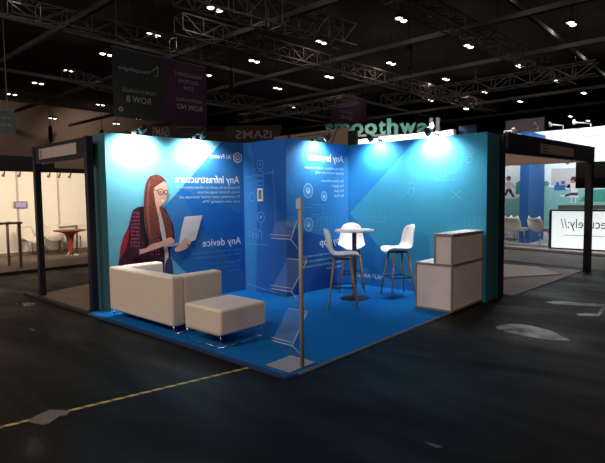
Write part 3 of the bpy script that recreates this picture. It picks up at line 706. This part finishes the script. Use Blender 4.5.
cw = M('pale_chair_plastic', (.60,.54,.48), .5)
def lounge_chair(label, loc, rz, cat='chair', grp=None, h=.8, wide=1., m=None):
    t = thing('moulded_chair', label, cat, loc, rz, grp)
    prof = [(.24,.40,.22),(.2,.43,.24),(.05,.42,.26),(-.12,.41,.26),(-.2,.46,.26),(-.25,.6,.25),(-.3,.76,.22),(-.31,h,.18)]
    P = [[(u*hw*wide, y+.08*max(0,(i-3)/4)*u*u, z+.12*(1 if 1<i<6 else .5)*abs(u)**3) for u in (-1,-.7,-.35,0,.35,.7,1)] for i, (y, z, hw) in enumerate(prof)]
    o = obj('seat_shell', MB().grid(P), m or cw, t, local=True)
    so = o.modifiers.new('thickness', 'SOLIDIFY'); so.thickness = .02
    for sx in (-1,1):
        for sy in (-1,1): obj('leg', MB().tube((sx*.16,sy*.15,.41),(sx*.2,sy*.2,0),.012,n=6), chrome, t, local=True)
    return t
ch = lounge_chair('pale moulded chair beside the left doorway post, in front of the white wall', (-11.9,2.08,.034), face(.8,.2), grp='pale chairs by the red table')
dup(ch, (-11.93,2.72,.034), face(.9,-.1), 'pale moulded chair tucked next to the red table')
t = thing('white_table', 'long white table against the white wall behind the red table', 'table', (-12.2,3.0,.03))
obj('table_top', MB().box(-12.33,-12.25,2.95,3.6,.82,.86), white_b, t)
for y in (3.0,3.55):
    for x in (-12.29,): obj('leg', MB().box(x-.02,x+.02,y-.02,y+.02,.03,.82), fm, t)

# ------------------------------------------------------------------ hanging banners and signs
def banner(F, s0, s1, z0, z1, label, mats, split=None):
    t = thing('hanging_banner', label, 'banner', tuple(F.at((s0+s1)/2, z1)))
    mb = MB(); F.slab(mb, s0, s1, z0, z1, -.03, 0, 0)
    if split: F.poly(mb, split, .004, 1)
    obj('banner_cloth', mb, mats, t)
    mb = MB()
    for s in (s0+.2, s1-.2): mb.tube(F.at(s, z1, -.015), F.at(s, 11.2, -.015), .012, n=5)
    mb.tube(F.at(s0,z1,-.015), F.at(s1,z1,-.015), .03, n=6)
    obj('hanging_bar', mb, beam_m, t)
    return t
ban_d = M('banner_dark_teal', (.020,.028,.033), .8, noise=.05, scale=2); ban_p = M('banner_purple', (.055,.010,.060), .8, noise=.05, scale=2)
ink_g = M('grey_banner_ink', (.33,.32,.34), .8)
def words(F, tx, a, b, z, c, parent, bold):
    ws = tx.split(' '); wd_ = [max(v[0] for v in glyphs(w_)[0])-min(v[0] for v in glyphs(w_)[0]) for w_ in ws]
    tot = sum(wd_)+.33*(len(ws)-1); k = (b-a)/tot; x = a
    for w_, q in zip(ws, wd_):
        mb = MB(); F.text(mb, w_, x, x+q*k, z, c, .006, bold=bold); obj('lettering', mb, ink_g, parent); x += (q+.33)*k
FB = Frame((-13,0), (0,1))
t = banner(FB, 5.27, 9.12, 4.38, 6.68, 'large hanging banner, dark teal at left and purple at right, naming rows', [ban_d, ban_p], [(7.0,4.38),(9.12,4.38),(9.12,6.68),(7.45,6.68),(7.3,5.6)])
for tx, a, b, z, c in (('MANAGEMENT',8.88,7.68,6.16,.14),('SOLUTIONS',8.74,7.83,5.92,.14),('ZONE',8.52,8.06,5.68,.14),('NORTH HALLS',8.88,7.72,5.24,.13),('ROW NO',8.88,7.74,4.95,.19),
                      ('NORTH HALLS',6.86,5.60,5.26,.13),('ROW B',6.66,5.72,4.93,.22),('ManageEngine',6.66,5.47,5.98,.13)):
    words(FB, tx, a, b, z, c, t, .015 if tx.startswith('ROW') else 0.)
mb = MB(); pts = [(6.62+.35*x, 6.06+.10*x+.16*x*x*(1 if x > 0 else .3)) for x in (-.6,-.2,.2,.6,1.)]
FB.line(mb, pts, .03, .006); FB.line(mb, [(pts[-1][0],pts[-1][1]),(6.98,6.0),(6.85,5.95)], .025, .006); obj('swoosh', mb, ink_g, t)
mb = MB(); FB.ring(mb, 5.52, 4.64, .06, .05, .006); obj('round_mark', mb, ink_g, t)
FP = Frame((-20,0), (0,1))
t = banner(FP, 25.63, 30.2, 7.0, 9.3, 'purple hanging banner above the green letters', [ban_p, M('banner_purple_dark', (.035,.012,.045), .8)], [(28.9,7.0),(30.2,7.0),(30.2,9.3),(29.6,9.3),(29.3,8.2)])
for tx, a, b, z, c in (('MOBILE & WORKSPACE',29.0,26.0,8.75,.2),('ZONE',27.9,27.1,8.4,.2),('NORTH HALLS',28.3,26.8,7.9,.18),('ROW BO',28.25,26.75,7.45,.32)):
    words(FP, tx, a, b, z, c, t, 0.)
t = banner(FP, 37.9, 44.0, 6.6, 8.7, 'faint purple hanging banner right of the green letters', [ban_p])
mb = MB(); FP.text(mb, 'NORTH HALLS', 43, 39, 8.1, .3, .006); obj('banner_lettering', mb, ink_g, t)
FQ = Frame((-14,0), (0,1))
t = banner(FQ, .9, 2.56, 3.62, 4.36, 'small dark hanging banner at the far left edge', [ban_d])
mb = MB(); FQ.text(mb, 'NORTH HALLS', 2.42, 1.7, 4.08, .07, .006); FQ.text(mb, 'ROW A', 2.42, 1.7, 3.86, .09, .006); obj('banner_lettering', mb, M('dim_ink', (.10,.11,.11), .8), t)

# reversed initials board
FI = Frame(D['isboard'][0], D['r'])
t = thing('name_sign', 'grey board with the reversed initials above the narrow blue wall', 'sign', tuple(FI.at(-3,0)))
mb = MB(); FI.slab(mb, -4.6, -1.2, 0, 5.95, -.1, 0); obj('sign_board', mb, M('grey_sign_board', (.062,.053,.050), .85, noise=.1, scale=1), t)
mb = MB(); FI.text(mb, 'iSAMS', -1.78, -3.95, 5.18, .50, .01, 0, 0, .012); obj('sign_lettering', mb, M('pale_sign_ink', (.38,.36,.35), .8), t)
t = thing('name_sign', 'grey board with the reversed initials above the left wall, under the large banner', 'sign', tuple(FI.at(-8.8,0,-.9)))
mb = MB(); FI.slab(mb, -9.5, -5.9, 0, 6.1, -.9, -.8); obj('sign_board', mb, M('grey_sign_board', (.062,.053,.050), .85), t)
mb = MB(); FI.text(mb, 'iSAMS', -8.15, -9.2, 5.45, .62, -.79, 0, 0, .012); obj('sign_lettering', mb, M('pale_sign_ink', (.38,.36,.35), .8), t)
mb = MB(); FI.rect(mb, -7.8, -5.95, 5.98, 6.04, -.795); FI.rect(mb, -7.4, -6.2, 5.55, 5.59, -.795); obj('board_lines', mb, M('board_line', (.16,.14,.135), .8), t)
t = thing('partition', 'long brown partition wall behind the left wall of the blue stand', 'partition', tuple(FI.at(-8,0,-1)))
mb = MB(); FI.slab(mb, -11.6, -4.6, 0, 5.75, -1.1, -1.0); obj('panel', mb, M('brown_partition', (.085,.065,.058), .85, noise=.15, scale=1), t)
mb = MB()
for s in (-10.2,-8.8,-7.4,-6.0): FI.slab(mb, s-.03, s+.03, 0, 5.75, -1.0, -.97)
obj('joint_profiles', mb, M('brown_joint', (.05,.04,.036), .8), t)
# green letters, seen from behind
FG = Frame(D['smooth'][0], D['r'])
t = thing('letter_sign', 'large green letters standing above the white lit fascia', 'sign', tuple(FG.at(3.3,3.7)))
gm = M('green_letters', (.03,.14,.11), .6)
xs = {'s':.95,'m':1.32,'o':1.98,'O':2.52,'t':3.08,'h':3.42,'w':3.92,'a':4.62,'l':5.12,'L':5.38}
wd = {'s':.33,'m':.6,'o':.5,'O':.5,'t':.28,'h':.44,'w':.66,'a':.44,'l':.13,'L':.13}
for k, s in xs.items():
    c = k.lower(); vs, _ = glyphs(c)
    mb = MB(); FG.text(mb, c, s, s+wd[k], 4.10, .60, 0, 0, .12, .035); obj('letter', mb, gm if k not in 'lL' else M('grey_letters', (.22,.26,.25), .6), t)
mb = MB(); FG.slab(mb, .8, 5.8, 3.98, 4.07, -.1, 0); obj('base_rail', mb, beam_m, t)
for s in (1.5,3.3,5.2):
    mb = MB(); FG.slab(mb, s-.05, s+.05, 0, 3.98, -.1, 0); obj('post', mb, beam_m, t)

# boards behind the cupboard and the right wall
t = thing('exhibit_board', 'beige board with dark markings above the browser wall', 'board', (-9,11,0))
obj('panel', MB().box(-11.2,-7.5,11,11.1,0,4.0), M('beige_board', (.46,.39,.35), .8, noise=.08, scale=2), t)
FBd = Frame((0,11), (1,0)); mb = MB()
FBd.rect(mb, -10.45, -10.3, 3.72, 4.0, .005); FBd.rect(mb, -9.9, -8.5, 3.86, 3.9, .005); FBd.poly(mb, [(-8.3,3.5),(-8.25,3.5),(-8.0,4.0),(-8.05,4.0)], .005); FBd.rect(mb, -9.5,-9.2,3.5,3.62,.005)
obj('markings', mb, M('board_mark_grey', (.12,.09,.08), .8), t)
tag(obj('dark_box_sign', MB().box(-7.49,-7.1,10.9,10.99,3.2,3.86,0,.02), M('teal_black', (.012,.02,.032), .6)), 'dark blue box sign beside the beige board, above the right wall', 'sign')
t = thing('lit_fascia', 'white brightly lit fascia of the stand behind the right wall', 'fascia', (-6.3,13,0))
obj('panel', MB().box(-8.9,-4.6,13,13.2,0,3.83), white_b, t)
FW_ = Frame((0,13), (1,0)); mb = MB(); FW_.text(mb, 'Smoothwall', -5.0, -6.2, 3.55, .10, .006); FW_.text(mb, 'filter', -6.6, -7.2, 3.55, .10, .006)
obj('fascia_lettering', mb, M('grey_fascia_ink', (.42,.42,.45), .7), t)
tag(obj('blue_fascia_end', MB().box(-4.55,-4.0,13.3,13.5,0,3.95), M('dark_blue_board', (.015,.06,.16), .7)), 'dark blue board end right of the white lit fascia', 'board')
tag(obj('maroon_board', MB().box(-3.95,-2.6,16,16.1,0,4.35), M('maroon', (.018,.004,.006), .7)), 'dark maroon board above the right end of the blue stand', 'board')

# ------------------------------------------------------------------ right background stand
tag(obj('stand_platform', MB().prism([(-3.9,12.25,0),(1.5,11.1,0),(1.5,14.98,0),(-3.9,14.98,0)], (0,0,.06)), M('white_platform', (.40,.39,.40), .7, noise=.05)), 'pale raised platform of the right background stand', 'platform')
tag(obj('aisle_carpet', MB().prism([(-3.2,9.5,0),(1.2,8.55,0),(1.2,10.9,0),(-4,12.0,0)], (0,0,.008)), M('grey_aisle', (.13,.125,.125), .8, noise=.12, scale=3)), 'grey carpet strip in the aisle before the right background platform', 'carpet')
FRW = Frame((0,15), (1,0))
t = thing('stand_wall', 'tall illustrated white and green wall of the right background stand', 'wall panel', (-2,15,0))
mb = MB(); FRW.slab(mb, -4.4, 2.0, 0, 3.72, -.1, 0); obj('panels', mb, M('white_lit_board', (.72,.80,.82), .8), t)
pgr = M('pale_green_print', (.22,.50,.48), .8); dgr = M('green_print', (.05,.30,.25), .8)
mb = MB()
FRW.poly(mb, [(-4.4,.4),(-2.7,.4),(-2.7,2.0),(-2.95,1.95),(-3.0,1.6),(-3.25,1.5),(-4.4,1.45)], .004, 0)
FRW.poly(mb, [(-3.2,1.6),(-2.7,1.7),(-2.7,2.35),(-2.85,2.45),(-3.0,2.35),(-3.05,2.1),(-3.2,2.0)], .005, 1)
FRW.line(mb, [(-3.9,1.5),(-3.25,1.48),(-3.0,1.58),(-2.95,1.75),(-2.7,1.85)], .06, .006, 2)
FRW.poly(mb, [(-2.3,.4),(2.0,.4),(2.0,1.75),(-1.2,1.75),(-2.3,1.85)], .004, 0)
FRW.poly(mb, [(-1.2,1.35),(2,1.3),(2,1.75),(-.9,1.72)], .005, 1)
FRW.rect(mb, -2.05, -1.0, 1.9, 2.45, .005, 3)
FRW.ring(mb, -2.2, 1.95, .06, .08, .006, 1)
FRW.poly(mb, [(-1.72,2.72),(-1.56,2.55),(-1.40,2.72),(-1.5,2.78),(-1.56,2.72),(-1.62,2.78)], .006, 4); FRW.line(mb, [(-1.66,2.70),(-1.56,2.62),(-1.46,2.70)], .03, .007, 2)
FRW.rect(mb, -1.95, -1.6, 1.72, 1.9, .006, 4); FRW.rect(mb, -1.9, -1.8, 1.9, 2.0, .006, 4); FRW.rect(mb, -1.74, -1.62, 1.92, 2.03, .006, 4)
FRW.line(mb, [(-1.75,1.55),(-1.2,1.5)], .05, .006, 2)
FRW.text(mb, 'government', .3, -1.16, 3.40, .12, .006, 5)
FRW.line(mb, [(-1.9,3.02),(1.9,3.08)], .02, .006, 5)
obj('wall_print', mb, [pgr, dgr, white_b, M('pale_grey_print', (.50,.48,.49), .8), M('blue_icon', (.03,.12,.40), .8), M('grey_print', (.20,.20,.22), .8)], t)['label'] = 'printed green landscape illustration'
mb = MB(); dk = 0
FRW.poly(mb, [(-3.58,2.02),(-3.45,2.08),(-3.32,2.0),(-3.2,1.85),(-3.24,1.8),(-3.36,1.92),(-3.36,1.8),(-3.52,1.8),(-3.52,1.92),(-3.6,1.88)], .008, 1)
FRW.poly(mb, [(-3.52,1.8),(-3.36,1.8),(-3.3,1.65),(-3.22,1.52),(-3.3,1.5),(-3.4,1.66),(-3.46,1.72),(-3.5,1.6),(-3.62,1.5),(-3.68,1.54),(-3.56,1.68)], .008, 0)
FRW.disc(mb, -3.45, 2.17, .085, .008, 2); FRW.poly(mb, [(-3.54,2.2),(-3.45,2.28),(-3.36,2.2),(-3.4,2.17),(-3.5,2.17)], .009, 0)
FRW.disc(mb, -1.38, 2.05, .09, .008, 2); FRW.poly(mb, [(-1.46,2.06),(-1.42,2.16),(-1.33,2.17),(-1.28,2.08),(-1.31,1.98),(-1.36,2.05)], .009, 0)
FRW.poly(mb, [(-1.45,1.95),(-1.3,1.95),(-1.22,1.65),(-1.42,1.62),(-1.45,1.78),(-1.62,1.82),(-1.62,1.77),(-1.48,1.72)], .008, 3)
FRW.poly(mb, [(-1.42,1.64),(-1.22,1.64),(-1.24,1.56),(-1.45,1.55),(-1.62,1.5),(-1.6,1.58)], .0085, 0)
for s in (-1.4,-1.28): FRW.line(mb, [(s,1.55),(s-.03,1.3)], .03, .008, 3)
obj('printed_figures', mb, [M('print_dark_figure', (.05,.03,.06), .8), M('print_pale_shirt', (.55,.50,.58), .8), M('print_figure_skin', (.30,.14,.10), .8), M('print_white_shirt', (.72,.66,.66), .8)], t)['label'] = 'printed cartoon people, one walking and one at a desk'
tag(obj('blue_column', MB().box(-2.50,-2.23,13.3,14.9,.06,3.56), M('blue_column_paint', (.012,.11,.40), .6)), 'tall blue column beside the chairs of the right background stand', 'column')
obj_c = tag(obj('grey_back_counter', MB().box(-1.24,1.6,12.78,13.1,.062,1.28,0,.01), M('grey_counter', (.12,.115,.12), .6)), 'dark grey counter standing behind the glowing white counter', 'counter')
t = thing('lit_counter', 'glowing white counter with reversed lettering at the right edge', 'counter', (-.2,12,0.06))
obj('light_box', MB().box(-1.18,1.4,12.0,12.6,.1,1.12), M('backlit_white', (.9,.93,.93), .5, emit=.85, emit_col=(.85,.95,.96)), t)
obj('top', MB().box(-1.24,1.45,11.97,12.63,1.12,1.16), M('dark_top', (.03,.03,.035), .5), t)
obj('side_edge', MB().box(-1.25,-1.18,11.98,12.62,.062,1.12), M('dark_top', (.03,.03,.035), .5), t)
obj('plinth', MB().box(-1.18,1.4,12.01,12.6,.062,.1), M('dark_top', (.03,.03,.035), .5), t)
FC = Frame((0,12), (1,0)); mb = MB()
FC.text(mb, 'securely://', .27, -.95, .66, .27, .006); FC.line(mb, [(-.85,.46),(1.0,.46)], .014, .006)
obj('counter_lettering', mb, M('grey_counter_ink', (.12,.13,.14), .6), t)['label'] = 'grey reversed lettering'
tv = thing('screen', 'black flat screen hung at the right edge behind the doorway post', 'screen', (.5,10,1.78))
obj('casing', MB().box(-.14,1.0,10,10.06,1.72,2.33,0,.01), M('black_casing', (.004,.004,.005), .5), tv)
obj('display', MB().box(-.12,.98,9.996,10.0,1.74,2.31), M('black_glass', (.002,.002,.003), .3), tv)
obj('stand_pole', MB().box(.6,.68,10.061,10.12,.009,2.0), black_m, tv)
ch = lounge_chair('white moulded chair leaning nearest the dark wall end in the right background stand', (-2.90,12.8,.064), face(-.9,.5), grp='white chairs on the right background platform', h=.84, wide=1.2, m=plastic_w)
dup(ch, (-2.36,12.6,.064), face(.3,1), 'white moulded chair in front of the blue column, its back turned')
dup(ch, (-1.66,12.6,.064), face(.5,.85), 'white moulded chair between the blue column and the glowing counter')
tag(obj('white_pouffe', MB().lathe([(0,.06),(.3,.06),(.32,.2),(.3,.4),(0,.42)], (-3.6,13.6,0), 20), white_b), 'low white round seat beside the dark wall end in the background', 'seat')
# glare lamps on arms
def stem_lamp(p, q, label, r=.07, E=40, grp='bright arm lamps on the background stands'):
    t = thing('arm_spotlight', label, 'spotlight', p, 0, grp)
    obj('arm', MB().path([p, (p[0],p[1]-.05,p[2]+.12), q], .02), M('white_arm', (.6,.6,.6), .5), t)
    hd = obj('lamp_head', MB().tube(Vector(q)+Vector((0,-.06,.06)), Vector(q)+Vector((0,.05,-.05)), r*.8, r, 14), M('grey_head', (.4,.4,.4), .5), t)
    obj('lens', MB().lathe([(0,r*.9),(r*.6,r*.65),(r*.9,0),(r*.6,-r*.65),(0,-r*.9)], Vector(q), 14), M('bright_lens', (1,.98,.95), .3, emit=12), hd)
stem_lamp((-5.6,13.0,3.86), (-5.15,12.55,3.95), 'bright arm lamp over the white lit fascia, behind the right wall', .09)
stem_lamp((-3.6,14.95,3.72), (-2.95,14.0,3.72), 'bright arm lamp left of the blue column', .10)
stem_lamp((-2.3,14.3,3.68), (-2.2,13.7,3.80), 'bright arm lamp on top of the blue column', .05)
stem_lamp((-1.7,14.95,3.72), (-1.95,14.4,3.85), 'bright arm lamp on the white wall right of the blue column', .045)
stem_lamp((-.9,14.95,3.70), (-1.25,14.4,3.85), 'bright arm lamp near the right edge of the picture', .05)

# ------------------------------------------------------------------ lighting
def light(kind, loc, energy, col=(1,1,1), size=.3, aim=None, spot=120, blend=.6, name='hall_lamp'):
    ld = bpy.data.lights.new(name, kind); ld.energy = energy; ld.color = col
    if kind == 'AREA': ld.size = size
    else: ld.shadow_soft_size = size
    if kind == 'SPOT': ld.spot_size = math.radians(spot); ld.spot_blend = blend
    o = bpy.data.objects.new(name, ld); COL.objects.link(o); o.location = loc
    if aim is not None: o.rotation_euler = (Vector(aim)-Vector(loc)).to_track_quat('-Z','Y').to_euler()
    return o
WARM = (1,.80,.66)
# unseen roof lamps, mostly set off the grid to brighten upright faces
for x, y, e in ((8,-10.5,850),(9,-1,130),(-3,-11,1000),(-12,-8,580),(1.2,10.4,100)):
    light('AREA', (x,y,9.4), e, WARM, .8, (x,y,0))
for gx in (-28.2,-23.3,-18.6,-13.8,-8.9,-4):  # lamps on the roof grid
    for gy in (4.3,10.4,17,23,29,35):
        light('POINT', (gx,gy,9.3), 20 if gx > -20 else 11, WARM, .15)
# far hall wall washers
for y in (8,20): light('SPOT', (-44,y,10.4), 700, (1,.76,.58), .4, (-50,y+3,5), 130)
# left background stand lamps
for y in (-2.5,.6,1.8,3.4): light('SPOT', (-9.1,y,2.2), 190, (1,.83,.60), .08, (-12.7,y,1.75), 115)
# right background stand lamps
for x in (-3.6,-1.2,.6): light('SPOT', (x,13.6,3.95), 150, (.9,.98,1), .1, (x,15,3.4), 120)
light('SPOT', (-5.2,12.3,3.95), 320, (1,.97,.92), .1, (-5.6,13,3.5), 150)
light('SPOT', (-7.2,12.3,3.95), 220, (1,.97,.92), .1, (-7.4,13,3.5), 150)  # lamp without a fixture, added to whiten the lit fascia
light('AREA', (-1.5,12.6,3.6), 60, (.93,.98,1), .8, (-1.8,12.9,0))
W = bpy.data.worlds.new('hall'); SC.world = W; W.use_nodes = True
W.node_tree.nodes['Background'].inputs['Color'].default_value = (.02,.018,.017,1)

SC.view_settings.view_transform = 'Standard'; SC.view_settings.look = 'None'
SC.view_settings.exposure = 0; SC.view_settings.gamma = 1; SC.view_settings.use_curve_mapping = False
